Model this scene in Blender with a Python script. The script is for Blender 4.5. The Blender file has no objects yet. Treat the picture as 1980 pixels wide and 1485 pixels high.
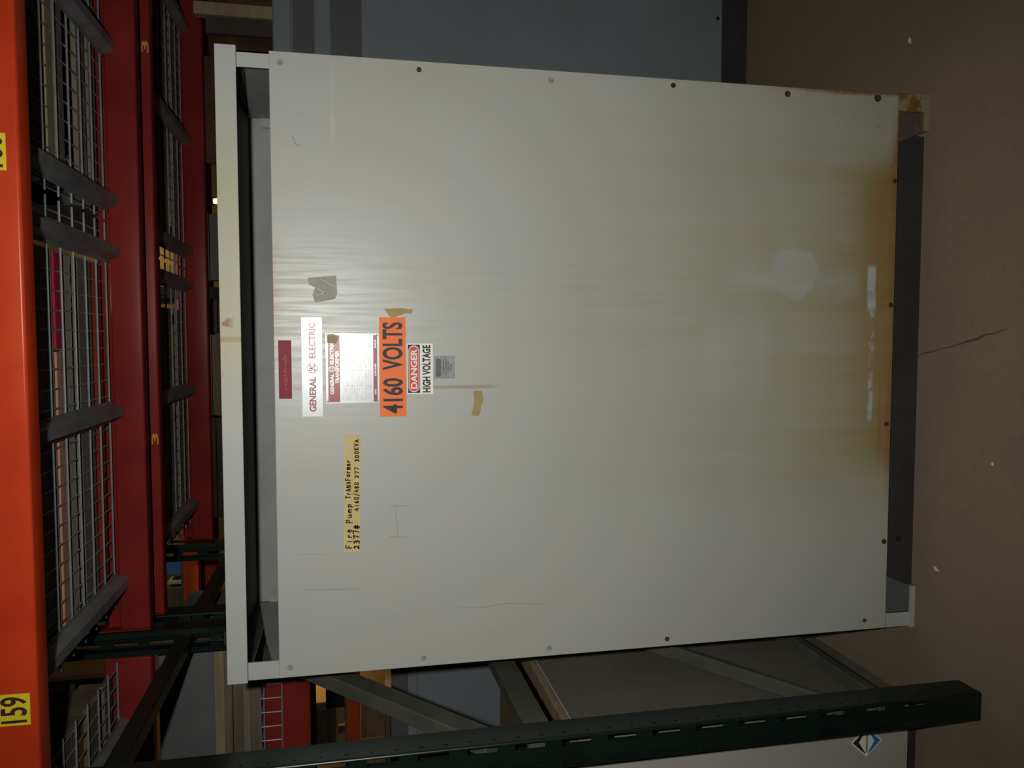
import bpy, bmesh, math, random
from mathutils import Vector, Matrix
random.seed(7)
scn = bpy.context.scene
COL = scn.collection

# ------------------------------------------------------------------ camera, world, light, exposure
# world frame: X right along the racking, Y away from the photographer, Z up; floor at z = 0
F = Vector((-0.05708045, 0.97759326, -0.20261601))
R = Vector((0.99836957, 0.0558566, -0.01175796))
U = R.cross(F)
cam_d = bpy.data.cameras.new('camera')
cam = bpy.data.objects.new('camera', cam_d); COL.objects.link(cam)
ax, ay, az = -U, R, -F                       # the camera was held on its side: image left is up
cam.matrix_world = Matrix(((ax.x, ay.x, az.x, 0), (ax.y, ay.y, az.y, 0), (ax.z, ay.z, az.z, 1.541), (0, 0, 0, 1)))
cam_d.sensor_fit = 'HORIZONTAL'; cam_d.sensor_width = 36.0; cam_d.lens = 27.944
cam_d.clip_start = 0.02; cam_d.clip_end = 100
scn.camera = cam

w = bpy.data.worlds.new('warehouse_dark'); scn.world = w; w.use_nodes = True
w.node_tree.nodes['Background'].inputs[0].default_value = (1.0, 0.8, 0.6, 1)
w.node_tree.nodes['Background'].inputs[1].default_value = 0.0015

def spot(name, loc, direction, energy, color, size, blend, radius):
    l = bpy.data.lights.new(name, 'SPOT'); l.energy = energy; l.color = color
    l.spot_size = math.radians(size); l.spot_blend = blend; l.shadow_soft_size = radius
    o = bpy.data.objects.new(name, l); COL.objects.link(o); o.location = loc
    o.rotation_euler = Vector(direction).to_track_quat('-Z', 'Y').to_euler()
    return o
flash = spot('camera_flash', (0.05, 0.0, 1.680), F, 126.0, (1.0, 1.0, 0.935), 108, 1.0, 0.018)
def point(name, loc, energy, color, radius):
    l = bpy.data.lights.new(name, 'POINT'); l.energy = energy; l.color = color; l.shadow_soft_size = radius
    o = bpy.data.objects.new(name, l); COL.objects.link(o); o.location = loc
    return o
point('unseen_aisle_light', (-5.95, 13.1, 2.55), 34.0, (1.0, 0.60, 0.20), 0.12)
point('unseen_aisle_light', (0.3, 5.0, 4.3), 62.0, (1.0, 0.84, 0.64), 0.12)  # unseen light without a fixture, added to brighten the far boxes

point('unseen_aisle_light', (1.3, 13.2, 4.75), 16.0, (1.0, 0.62, 0.25), 0.12)
scn.view_settings.view_transform = 'Standard'; scn.view_settings.look = 'None'
scn.view_settings.gamma = 1.0; scn.view_settings.exposure = 0.0
scn.view_settings.use_curve_mapping = False

# ------------------------------------------------------------------ helpers
def tag(o, label=None, cat=None, group=None, kind=None):
    if label: o['label'] = label
    if cat: o['category'] = cat
    if group: o['group'] = group
    if kind: o['kind'] = kind
    return o
def thing(name, label, cat, loc, group=None):
    o = bpy.data.objects.new(name, None); COL.objects.link(o)
    o.location = loc; o.empty_display_size = 0.1
    return tag(o, label, cat, group, 'thing')
def wpos(o):
    p = Vector((0, 0, 0))
    while o: p = p + o.location; o = o.parent
    return p

class MB:
    """collects shapes in world coordinates into one mesh"""
    def __init__(s): s.v = []; s.f = []
    def add(s, vs, fs):
        n = len(s.v); s.v += [tuple(v) for v in vs]; s.f += [tuple(i + n for i in f) for f in fs]; return s
    def box(s, x0, x1, y0, y1, z0, z1):
        x0, x1 = sorted((x0, x1)); y0, y1 = sorted((y0, y1)); z0, z1 = sorted((z0, z1))
        return s.add([(x0,y0,z0),(x1,y0,z0),(x1,y1,z0),(x0,y1,z0),(x0,y0,z1),(x1,y0,z1),(x1,y1,z1),(x0,y1,z1)],
                     [(0,3,2,1),(4,5,6,7),(0,1,5,4),(1,2,6,5),(2,3,7,6),(3,0,4,7)])
    def bar(s, a, b, wx, wy, up=(0, 0, 1)):
        """square bar from a to b, wx across (perpendicular to up), wy along up"""
        a, b = Vector(a), Vector(b); d = (b - a).normalized(); up = Vector(up)
        if abs(d.dot(up)) > 0.95: up = Vector((1, 0, 0))
        r = d.cross(up).normalized() * wx / 2; u = r.cross(d).normalized() * wy / 2
        vs = [p + q for p in (a, b) for q in (-r - u, r - u, r + u, -r + u)]
        return s.add(vs, [(0,3,2,1),(4,5,6,7),(0,1,5,4),(1,2,6,5),(2,3,7,6),(3,0,4,7)])
    def cyl(s, a, b, rad, n=12, rad2=None):
        a, b = Vector(a), Vector(b); d = (b - a).normalized()
        up = Vector((0, 0, 1)) if abs(d.z) < 0.9 else Vector((1, 0, 0))
        r = d.cross(up).normalized(); u = r.cross(d); rad2 = rad if rad2 is None else rad2
        vs = [a + (r * math.cos(2*math.pi*i/n) + u * math.sin(2*math.pi*i/n)) * rad for i in range(n)]
        vs += [b + (r * math.cos(2*math.pi*i/n) + u * math.sin(2*math.pi*i/n)) * rad2 for i in range(n)]
        fs = [(i, (i+1) % n, n + (i+1) % n, n + i) for i in range(n)]
        fs += [tuple(reversed(range(n))), tuple(range(n, 2*n))]
        return s.add(vs, fs)
    def poly(s, pts, y0, y1):
        """polygon given in (x, z), thickened from y0 to y1"""
        n = len(pts)
        vs = [(x, y0, z) for x, z in pts] + [(x, y1, z) for x, z in pts]
        fs = [tuple(range(n)), tuple(reversed(range(n, 2*n)))]
        fs += [(i, n + i, n + (i+1) % n, (i+1) % n) for i in range(n)]
        return s.add(vs, fs)
    def prism_x(s, pts, x0, x1):
        """profile given in (y, z), drawn out along x"""
        n = len(pts)
        vs = [(x0, y, z) for y, z in pts] + [(x1, y, z) for y, z in pts]
        fs = [tuple(reversed(range(n))), tuple(range(n, 2*n))]
        fs += [(i, (i+1) % n, n + (i+1) % n, n + i) for i in range(n)]
        return s.add(vs, fs)
    def stroke(s, pts, wd, y0, y1):
        """pen stroke on an upright face, points in (x, z)"""
        for (xa, za), (xb, zb) in zip(pts, pts[1:]):
            dx, dz = xb - xa, zb - za; L = math.hypot(dx, dz) or 1e-6
            ex, ez = dx / L * wd * .35, dz / L * wd * .35; nx, nz = -dz / L * wd / 2, dx / L * wd / 2
            s.poly([(xa-ex-nx, za-ez-nz), (xb+ex-nx, zb+ez-nz), (xb+ex+nx, zb+ez+nz), (xa-ex+nx, za-ez+nz)], y0, y1)
        return s
    def build(s, name, mat, parent=None, bevel=0, seg=2, smooth=False):
        o = bpy.data.objects.new(name, bpy.data.meshes.new(name)); COL.objects.link(o)
        off = wpos(parent) if parent else Vector((0, 0, 0))
        if parent: o.parent = parent
        bm = bmesh.new()
        vs = [bm.verts.new(Vector(v) - off) for v in s.v]
        for f in s.f:
            try: bm.faces.new([vs[i] for i in f])
            except ValueError: pass
        bmesh.ops.recalc_face_normals(bm, faces=bm.faces)
        if bevel:
            bmesh.ops.bevel(bm, geom=list(bm.edges), offset=bevel, segments=seg, profile=0.5, affect='EDGES', clamp_overlap=True)
        if smooth:
            for f in bm.faces: f.smooth = True
        bm.to_mesh(o.data); bm.free()
        o.data.materials.append(mat)
        return o
def bx(name, mat, parent, x0, x1, y0, y1, z0, z1, bevel=0.0, seg=2):
    return MB().box(x0, x1, y0, y1, z0, z1).build(name, mat, parent, bevel, seg)

# ------------------------------------------------------------------ materials
def mat(name, rough=0.6, metallic=0.0, spec=0.5):
    m = bpy.data.materials.new(name); m.use_nodes = True
    b = m.node_tree.nodes['Principled BSDF']
    b.inputs['Roughness'].default_value = rough; b.inputs['Metallic'].default_value = metallic
    b.inputs['Specular IOR Level'].default_value = spec
    return m, m.node_tree, b
class NT:
    def __init__(s, nt): s.t = nt
    def _in(s, sock, v):
        if hasattr(v, 'is_linked') or isinstance(v, bpy.types.NodeSocket): s.t.links.new(v, sock)
        elif isinstance(v, (tuple, list)) and len(v) == 3 and sock.type == 'RGBA': sock.default_value = (*v, 1)
        else: sock.default_value = v
    def math(s, op, a, b=0.0, c=None, clamp=False):
        n = s.t.nodes.new('ShaderNodeMath'); n.operation = op; n.use_clamp = clamp
        s._in(n.inputs[0], a); s._in(n.inputs[1], b)
        if c is not None: s._in(n.inputs[2], c)
        return n.outputs[0]
    def mul(s, a, b): return s.math('MULTIPLY', a, b)
    def add(s, a, b): return s.math('ADD', a, b, clamp=True)
    def ramp(s, v, lo, hi, to0=0.0, to1=1.0, smooth=True):
        n = s.t.nodes.new('ShaderNodeMapRange'); n.interpolation_type = 'SMOOTHSTEP' if smooth else 'LINEAR'
        s._in(n.inputs['Value'], v)
        n.inputs['From Min'].default_value = lo; n.inputs['From Max'].default_value = hi
        n.inputs['To Min'].default_value = to0; n.inputs['To Max'].default_value = to1
        return n.outputs['Result']
    def band(s, v, lo, hi, soft):
        return s.mul(s.ramp(v, lo - soft, lo + soft), s.ramp(v, hi - soft, hi + soft, 1.0, 0.0))
    def mix(s, f, a, b):
        n = s.t.nodes.new('ShaderNodeMix'); n.data_type = 'RGBA'
        s._in(n.inputs[0], f); s._in(n.inputs[6], a); s._in(n.inputs[7], b)
        return n.outputs[2]
    def coord(s, scale=(1, 1, 1), world=False):
        if world: out = s.t.nodes.new('ShaderNodeNewGeometry').outputs['Position']
        else: out = s.t.nodes.new('ShaderNodeTexCoord').outputs['Object']
        m = s.t.nodes.new('ShaderNodeMapping'); m.inputs['Scale'].default_value = scale
        s.t.links.new(out, m.inputs['Vector']); return m.outputs['Vector']
    def noise(s, vec, scale=5.0, detail=4.0, rough=0.55):
        n = s.t.nodes.new('ShaderNodeTexNoise'); s.t.links.new(vec, n.inputs['Vector'])
        n.inputs['Scale'].default_value = scale; n.inputs['Detail'].default_value = detail
        n.inputs['Roughness'].default_value = rough; return n.outputs['Fac']
    def xyz(s, vec):
        n = s.t.nodes.new('ShaderNodeSeparateXYZ'); s.t.links.new(vec, n.inputs[0]); return n.outputs

def paint(name, c, c2=None, rough=0.5, scale=6.0, spec=0.5, metallic=0.0, bump=0.0, stretch=(1, 1, 1)):
    """worn paint: two tones mixed by noise"""
    m, t, b = mat(name, rough, metallic, spec); n = NT(t)
    c2 = c2 or tuple(x * 0.8 for x in c)
    f = n.ramp(n.noise(n.coord(stretch), scale, 5.0), 0.35, 0.68)
    t.links.new(n.mix(f, c, c2), b.inputs['Base Color'])
    if bump:
        bp = t.nodes.new('ShaderNodeBump'); bp.inputs['Strength'].default_value = bump; bp.inputs['Distance'].default_value = 0.01
        t.links.new(n.noise(n.coord(stretch), scale * 6, 4.0), bp.inputs['Height'])
        t.links.new(bp.outputs['Normal'], b.inputs['Normal'])
    return m

GREY = (0.352, 0.362, 0.352)
def panel_material():
    m, t, b = mat('stained_grey_enamel', 0.38, 0.0, 0.35); n = NT(t)
    W = n.coord(world=True); X, _, Z = n.xyz(W)
    runs = n.noise(n.coord((9.0, 1, 0.9), True), 1.6, 5.0, 0.6)        # stain runs hanging down the sheet
    fine = n.noise(n.coord((60.0, 1, 3.0), True), 1.5, 3.0, 0.6)
    blot = n.noise(W, 3.2, 5.0, 0.6)
    speck = n.noise(W, 55.0, 3.0, 0.6)
    col = n.mix(n.ramp(blot, 0.3, 0.7), GREY, (0.36, 0.355, 0.325))
    col = n.mix(n.mul(n.ramp(fine, 0.45, 0.75), 0.16), col, (0.30, 0.29, 0.23))
    # olive water staining, heaviest low down and to the right of the sheet
    wob = n.math('ADD', X, n.mul(n.math('SUBTRACT', blot, 0.5), 0.10))
    low = n.mul(n.ramp(Z, 0.10, 1.25, 1.0, 0.0, False), n.ramp(wob, -0.56, -0.30, 0.12, 1.0))
    low = n.mul(low, n.ramp(X, 0.40, 0.60, 1.0, 0.55))
    st = n.mul(low, n.ramp(runs, 0.22, 0.70, 0.55, 1.0))
    cx = n.math('SUBTRACT', X, 0.172); cz = n.math('SUBTRACT', Z, 0.395)
    d = n.math('SQRT', n.math('ADD', n.math('POWER', n.math('ABSOLUTE', cx), 2.0), n.mul(n.math('POWER', n.math('ABSOLUTE', cz), 2.0), 0.8)))
    d = n.math('ADD', d, n.mul(n.math('SUBTRACT', n.noise(W, 9.0, 4.0, 0.6), 0.5), 0.075))
    wash = n.ramp(d, 0.060, 0.074, 1.0, 0.0)
    tail = n.mul(n.mul(n.band(wob, 0.125, 0.185, 0.03), n.band(Z, 0.36, 0.56, 0.07)), n.ramp(runs, 0.25, 0.5, 0.55, 0.95))
    pale = n.mul(n.mul(n.band(X, -0.15, 0.06, 0.05), n.band(Z, 0.47, 0.64, 0.03)), n.ramp(blot, 0.25, 0.6, 0.25, 0.75))
    below = n.mul(n.mul(n.band(wob, 0.11, 0.16, 0.03), n.band(Z, 0.20, 0.34, 0.05)), n.ramp(fine, 0.3, 0.6, 0.3, 0.75))
    wash = n.math('MAXIMUM', n.math('MAXIMUM', wash, tail), n.math('MAXIMUM', pale, below))
    st = n.mul(st, n.math('SUBTRACT', 1.0, n.mul(wash, 0.85)))
    col = n.mix(n.mul(st, 0.95), col, (0.290, 0.262, 0.135))
    warm = n.mul(n.mul(n.band(wob, -0.30, 0.43, 0.07), n.ramp(Z, 0.12, 0.36, 1.0, 0.0)), n.ramp(runs, 0.30, 0.72, 0.25, 1.0))
    warm = n.mul(warm, n.ramp(X, -0.1, 0.25, 0.6, 1.0))
    col = n.mix(n.mul(warm, n.math('SUBTRACT', 0.8, n.mul(wash, 0.7))), col, (0.215, 0.145, 0.045))
    hot = n.mul(n.mul(n.band(wob, -0.33, 0.44, 0.05), n.ramp(n.math('ADD', Z, n.mul(n.math('SUBTRACT', runs, 0.5), 0.16)), 0.13, 0.24, 1.0, 0.0)), n.ramp(X, -0.2, 0.2, 0.5, 0.95))
    strip = n.mul(n.band(wob, -0.34, 0.40, 0.06), n.ramp(n.math('ADD', Z, n.mul(blot, 0.03)), 0.145, 0.170, 0.85, 0.0))
    col = n.mix(n.math('MULTIPLY', n.math('MAXIMUM', hot, strip), 0.72), col, (0.235, 0.125, 0.030))
    haze = n.mul(n.mul(n.ramp(X, 0.30, 0.6), n.band(Z, 1.0, 1.66, 0.12)), n.ramp(blot, 0.3, 0.65))
    col = n.mix(n.mul(haze, 0.35), col, (0.33, 0.315, 0.22))
    # rust creeping in from the bottom edge and the lower right corner
    edge = n.ramp(n.math('ADD', Z, n.mul(blot, 0.05)), 0.115, 0.150, 1.0, 0.0)
    edge = n.mul(n.mul(edge, n.band(X, -0.42, 0.56, 0.08)), 0.8)
    corner = n.mul(n.ramp(n.math('ADD', X, n.mul(n.math('SUBTRACT', blot, 0.5), 0.03)), 0.636, 0.645), n.ramp(Z, 0.50, 0.30, 0.0, 1.0))
    foot = n.mul(n.ramp(n.math('ADD', Z, n.mul(blot, 0.012)), 0.098, 0.108, 1.0, 0.0), n.ramp(X, 0.3, 0.5))
    rust = n.add(n.add(edge, corner), foot)
    col = n.mix(n.mul(rust, n.ramp(speck, 0.3, 0.6, 0.45, 0.9)), col, (0.20, 0.075, 0.020))
    spots = n.mul(n.mul(n.ramp(speck, 0.66, 0.72), n.ramp(X, 0.50, 0.64)), n.ramp(Z, 0.45, 0.15, 0.0, 0.9))
    col = n.mix(spots, col, (0.14, 0.035, 0.012))
    # pale scuff along the bottom, chalk mark near the top right
    sc = n.mul(n.mul(n.band(n.math('ADD', Z, n.mul(n.math('SUBTRACT', blot, 0.5), 0.012)), 0.154, 0.168, 0.003), n.band(X, -0.22, 0.11, 0.012)), n.ramp(n.noise(W, 34.0, 4.0), 0.42, 0.6, 0.05, 0.75))
    sc = n.math('MAXIMUM', sc, n.mul(n.mul(n.band(n.math('ADD', Z, n.mul(n.math('SUBTRACT', blot, 0.5), 0.02)), 0.152, 0.176, 0.004), n.band(X, 0.075, 0.192, 0.012)), n.ramp(n.noise(W, 18.0, 4.0), 0.35, 0.55, 0.45, 0.9)))
    col = n.mix(sc, col, (0.42, 0.44, 0.43))
    ch = n.mul(n.mul(n.band(Z, 1.563, 1.573, 0.003), n.band(X, 0.45, 0.63, 0.02)), n.ramp(blot, 0.35, 0.6, 0.1, 0.5))
    col = n.mix(ch, col, (0.46, 0.42, 0.37))
    # brown water marks from the top edge beside and behind the plates
    topw = n.mul(n.mul(n.band(X, -0.02, 0.20, 0.04), n.ramp(Z, 1.50, 1.66, 0.2, 1.0)), n.ramp(fine, 0.4, 0.62))
    col = n.mix(n.mul(topw, 0.55), col, (0.25, 0.23, 0.15))
    lip = n.mul(n.mul(n.band(X, -0.05, 0.20, 0.05), n.ramp(Z, 1.675, 1.705)), n.ramp(runs, 0.35, 0.6, 0.3, 1.0))
    col = n.mix(n.mul(lip, 0.7), col, (0.28, 0.15, 0.06))
    drip = n.mul(n.mul(n.band(X, -0.1205, -0.1125, 0.002), n.band(Z, 1.19, 1.68, 0.03)), n.ramp(blot, 0.3, 0.55, 0.3, 0.9))
    col = n.mix(n.mul(drip, 0.7), col, (0.24, 0.19, 0.10))
    t.links.new(col, b.inputs['Base Color'])
    rg = n.add(n.ramp(fine, 0.3, 0.7, 0.34, 0.42), n.mul(rust, 0.4))
    t.links.new(rg, b.inputs['Roughness'])
    bp = t.nodes.new('ShaderNodeBump'); bp.inputs['Strength'].default_value = 0.045; bp.inputs['Distance'].default_value = 0.0015
    t.links.new(n.noise(n.coord((30, 1, 2.5), True), 2.0, 4.0), bp.inputs['Height']); t.links.new(bp.outputs['Normal'], b.inputs['Normal'])
    return m
def roof_material():
    m, t, b = mat('stained_grey_roof_paint', 0.45, 0.0, 0.35); n = NT(t)
    W = n.coord(world=True); X, _, Z = n.xyz(W); blot = n.noise(W, 7.0, 5.0, 0.6)
    col = n.mix(n.ramp(blot, 0.3, 0.7), GREY, (0.37, 0.37, 0.36))
    mid = n.mul(n.band(X, -0.13, 0.48, 0.14), n.ramp(blot, 0.25, 0.6, 0.5, 1.0))
    col = n.mix(n.mul(mid, 0.75), col, (0.36, 0.34, 0.20))
    line = n.mul(n.band(X, -0.008, 0.004, 0.003), 0.8)
    col = n.mix(line, col, (0.30, 0.20, 0.06))
    rs = n.mul(n.mul(n.band(X, 0.012, 0.05, 0.006), n.ramp(Z, 1.785, 1.81)), n.ramp(n.noise(W, 60, 3), 0.5, 0.6))
    col = n.mix(rs, col, (0.22, 0.08, 0.025))
    pit = n.mul(n.ramp(n.noise(W, 170, 2), 0.68, 0.74, 0.0, 0.6), n.band(X, -0.35, -0.02, 0.1))
    col = n.mix(pit, col, (0.10, 0.10, 0.09))
    t.links.new(col, b.inputs['Base Color']); return m
def rusty(name, base, amount):
    m, t, b = mat(name, 0.6, 0.0, 0.3); n = NT(t)
    f = n.ramp(n.noise(n.coord(), 22.0, 5.0, 0.65), 0.62 - amount, 0.72 - amount)
    t.links.new(n.mix(f, base, (0.17, 0.075, 0.025)), b.inputs['Base Color']); return m
def concrete():
    m, t, b = mat('brown_grey_concrete', 0.7, 0.0, 0.25); n = NT(t); W = n.coord(world=True)
    a = n.noise(W, 1.3, 6.0, 0.6); c = n.noise(W, 40.0, 4.0, 0.7)
    col = n.mix(n.ramp(a, 0.3, 0.7), (0.240, 0.180, 0.120), (0.195, 0.155, 0.112))
    col = n.mix(n.mul(n.ramp(c, 0.5, 0.75), 0.5), col, (0.15, 0.12, 0.09))
    col = n.mix(n.ramp(n.noise(W, 90.0, 2.0), 0.72, 0.76, 0.0, 0.5), col, (0.36, 0.33, 0.29))
    t.links.new(col, b.inputs['Base Color'])
    bp = t.nodes.new('ShaderNodeBump'); bp.inputs['Strength'].default_value = 0.2; bp.inputs['Distance'].default_value = 0.0015
    t.links.new(c, bp.inputs['Height']); t.links.new(bp.outputs['Normal'], b.inputs['Normal']); return m
def emit(name, c, s):
    m, t, b = mat(name); b.inputs['Emission Color'].default_value = (*c, 1); b.inputs['Emission Strength'].default_value = s
    b.inputs['Base Color'].default_value = (*c, 1); return m
def plate_metal():
    m, t, b = mat('lacquered_aluminium', 0.3, 0.0, 1.0); n = NT(t)
    f = n.noise(n.coord((120, 1, 1)), 3.0, 3.0)
    t.links.new(n.mix(f, (0.30, 0.34, 0.36), (0.40, 0.43, 0.44)), b.inputs['Base Color'])
    t.links.new(n.ramp(n.noise(n.coord(), 25.0, 4.0), 0.3, 0.7, 0.27, 0.36), b.inputs['Roughness']); return m

M = {}
M['panel'] = panel_material(); M['roof'] = roof_material()
M['grey'] = paint('grey_enamel', GREY, (0.33, 0.335, 0.32), 0.45, 8, 0.35)
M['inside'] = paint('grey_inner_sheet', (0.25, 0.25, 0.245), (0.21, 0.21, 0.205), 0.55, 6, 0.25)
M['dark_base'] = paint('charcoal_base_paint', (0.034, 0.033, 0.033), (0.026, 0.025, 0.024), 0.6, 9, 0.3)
M['rust_leg'] = rusty('rusted_leg_paint', (0.24, 0.195, 0.11), 0.16)
M['rust'] = rusty('rust_brown', (0.075, 0.062, 0.045), 0.05)
M['screw'] = paint('dull_screw_steel', (0.20, 0.20, 0.19), (0.12, 0.11, 0.10), 0.4, 60, 0.5)
M['screw_rust'] = paint('rusted_screw', (0.085, 0.036, 0.018), (0.055, 0.022, 0.013), 0.7, 60, 0.2)
M['screw_grey'] = paint('painted_screw', (0.29, 0.295, 0.28), (0.22, 0.22, 0.2), 0.6, 60, 0.15)
M['alu'] = plate_metal()
M['maroon'] = paint('maroon_label_ink', (0.21, 0.020, 0.034), (0.18, 0.018, 0.03), 0.5, 40, 0.12)
M['plate_ink'] = paint('glossy_maroon_plate_ink', (0.26, 0.012, 0.022), (0.22, 0.012, 0.02), 0.32, 40, 0.28)
M['plate_white'] = paint('pale_plate_print', (0.66, 0.64, 0.62), (0.6, 0.58, 0.57), 0.3, 40, 0.6)
M['faded_ink'] = paint('faded_orange_ink', (0.42, 0.15, 0.08), (0.33, 0.05, 0.05), 0.5, 120, 0.3)
M['orange_vinyl'] = paint('orange_vinyl', (0.80, 0.155, 0.036), (0.74, 0.165, 0.05), 0.5, 8, 0.15)
M['white_vinyl'] = paint('white_vinyl', (0.70, 0.69, 0.62), (0.66, 0.65, 0.58), 0.5, 10, 0.3)
M['black_ink'] = paint('black_ink', (0.018, 0.016, 0.016), (0.03, 0.027, 0.026), 0.55, 50, 0.25)
M['grey_ink'] = paint('worn_grey_ink', (0.20, 0.12, 0.14), (0.36, 0.34, 0.36), 0.3, 200, 0.7)
M['red_ink'] = paint('red_sign_ink', (0.55, 0.025, 0.03), (0.5, 0.025, 0.03), 0.45, 30, 0.3)
M['foil'] = paint('dull_grey_foil', (0.17, 0.17, 0.18), (0.24, 0.24, 0.25), 0.4, 60, 0.4)
M['foil_ink'] = paint('dark_foil_ink', (0.06, 0.06, 0.065), (0.12, 0.12, 0.12), 0.5, 100, 0.3)
M['masking'] = paint('yellowed_masking_tape', (0.52, 0.43, 0.20), (0.46, 0.37, 0.155), 0.75, 30, 0.15)
M['marker'] = paint('brown_black_marker', (0.045, 0.026, 0.016), (0.09, 0.055, 0.03), 0.7, 60, 0.15)
M['old_tape'] = paint('brown_tape_scrap', (0.34, 0.25, 0.11), (0.29, 0.21, 0.09), 0.6, 25, 0.2)
M['residue'] = paint('grey_glue_residue', (0.25, 0.235, 0.20), (0.29, 0.275, 0.24), 0.6, 40, 0.2)
M['pale'] = paint('pale_scratch', (0.46, 0.46, 0.45), (0.40, 0.40, 0.39), 0.6, 40, 0.2)
M['pencil'] = paint('pencil_grey', (0.20, 0.205, 0.20), (0.27, 0.27, 0.265), 0.6, 60, 0.2)
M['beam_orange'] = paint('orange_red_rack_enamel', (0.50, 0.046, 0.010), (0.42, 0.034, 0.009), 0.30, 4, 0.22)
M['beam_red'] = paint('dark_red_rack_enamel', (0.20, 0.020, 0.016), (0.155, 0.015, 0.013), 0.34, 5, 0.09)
M['beam_far'] = paint('faded_orange_rack_enamel', (0.68, 0.11, 0.03), (0.58, 0.09, 0.025), 0.5, 5, 0.2)
M['green'] = paint('dark_green_rack_enamel', (0.0065, 0.0135, 0.0095), (0.005, 0.0105, 0.008), 0.34, 8, 0.32)
M['galv'] = paint('galvanised_steel', (0.24, 0.25, 0.26), (0.17, 0.18, 0.19), 0.42, 12, 0.5, 0.35)
M['wire'] = paint('galvanised_wire', (0.34, 0.37, 0.38), (0.27, 0.29, 0.30), 0.36, 20, 0.6, 0.5)
M['tag_yellow'] = paint('yellow_number_tag', (0.66, 0.52, 0.02), (0.6, 0.46, 0.018), 0.5, 20, 0.3)
M['tag_ink'] = paint('dark_tag_ink', (0.050, 0.020, 0.012), (0.04, 0.016, 0.01), 0.6, 50, 0.2)
M['stencil'] = paint('yellow_stencil_paint', (0.46, 0.26, 0.03), (0.38, 0.20, 0.025), 0.6, 40, 0.2)
M['cab_blue'] = paint('slate_grey_enamel', (0.165, 0.185, 0.20), (0.15, 0.165, 0.18), 0.45, 3, 0.3)
M['cab_dark'] = paint('dark_slate_recess', (0.085, 0.085, 0.09), (0.075, 0.075, 0.08), 0.5, 4, 0.3)
M['cab_grey'] = paint('warm_grey_enamel', (0.37, 0.355, 0.315), (0.34, 0.325, 0.29), 0.5, 4, 0.25)
M['cab_side_shade'] = paint('shaded_brown_grey', (0.165, 0.150, 0.125), (0.135, 0.122, 0.10), 0.7, 4, 0.15)  # darker than the cabinet front: grazing shade put into the colour
M['wood'] = paint('weathered_pallet_wood', (0.16, 0.125, 0.085), (0.11, 0.085, 0.06), 0.8, 3, 0.15, 0, 0.3, (1, 9, 9))
M['wood_pale'] = paint('pale_grey_pallet_wood', (0.37, 0.34, 0.27), (0.29, 0.265, 0.21), 0.8, 3, 0.15, 0, 0.3, (1, 9, 9))
M['wood_brown'] = paint('dim_brown_pallet_wood', (0.18, 0.15, 0.12), (0.13, 0.11, 0.085), 0.8, 3, 0.15, 0, 0.3, (1, 9, 9))
M['wood_grey'] = paint('grey_pallet_wood', (0.17, 0.16, 0.13), (0.13, 0.12, 0.10), 0.8, 3, 0.15, 0, 0.3, (1, 9, 9))
M['wood_pink'] = paint('pinkish_pallet_wood', (0.44, 0.22, 0.15), (0.36, 0.19, 0.12), 0.8, 3, 0.15, 0, 0.3, (1, 9, 9))
M['wood_red'] = paint('red_painted_board', (0.36, 0.014, 0.05), (0.30, 0.014, 0.045), 0.7, 3, 0.2, 0, 0.2, (1, 9, 9))
M['wood_tan'] = paint('tan_board', (0.27, 0.22, 0.13), (0.22, 0.17, 0.10), 0.8, 3, 0.15, 0, 0.3, (1, 9, 9))
M['crate_dark'] = paint('dark_brown_crate', (0.055, 0.042, 0.034), (0.045, 0.035, 0.03), 0.8, 5, 0.15, 0, 0.2)
M['box_dark'] = paint('dark_grey_carton', (0.07, 0.066, 0.062), (0.055, 0.052, 0.05), 0.7, 5, 0.2)
M['box_grey'] = paint('dim_grey_cabinet_paint', (0.125, 0.135, 0.135), (0.11, 0.118, 0.118), 0.6, 5, 0.2)
M['carton'] = paint('brown_cardboard', (0.34, 0.22, 0.12), (0.28, 0.18, 0.095), 0.85, 6, 0.1)
M['blue'] = paint('blue_tote_plastic', (0.10, 0.28, 0.70), (0.09, 0.25, 0.64), 0.5, 6, 0.3)
M['cream'] = paint('cream_painted_board', (0.62, 0.58, 0.42), (0.55, 0.5, 0.36), 0.7, 6, 0.2)
M['brown_box'] = paint('brown_fibreboard', (0.13, 0.085, 0.065), (0.10, 0.07, 0.055), 0.8, 5, 0.1)
M['tan_wall'] = paint('tan_wall_paint', (0.42, 0.34, 0.20), (0.38, 0.30, 0.17), 0.8, 2, 0.1)
M['ceil'] = paint('dark_roof_deck', (0.05, 0.048, 0.045), (0.04, 0.038, 0.036), 0.8, 2, 0.1)
M['floor'] = concrete()
M['crack'] = paint('crack_dirt', (0.105, 0.083, 0.060), (0.085, 0.068, 0.05), 0.9, 30, 0.1)
M['paper'] = paint('dirty_white_paper', (0.62, 0.58, 0.46), (0.5, 0.46, 0.36), 0.8, 50, 0.1)
M['lamp'] = emit('lamp_glow', (1.0, 0.93, 0.72), 1.1)
M['black'] = paint('black_steel', (0.012, 0.012, 0.012), (0.018, 0.018, 0.018), 0.5, 10, 0.3)
M['logo_blue'] = paint('blue_emblem_ink', (0.03, 0.17, 0.42), (0.03, 0.15, 0.38), 0.5, 20, 0.3)

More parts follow.
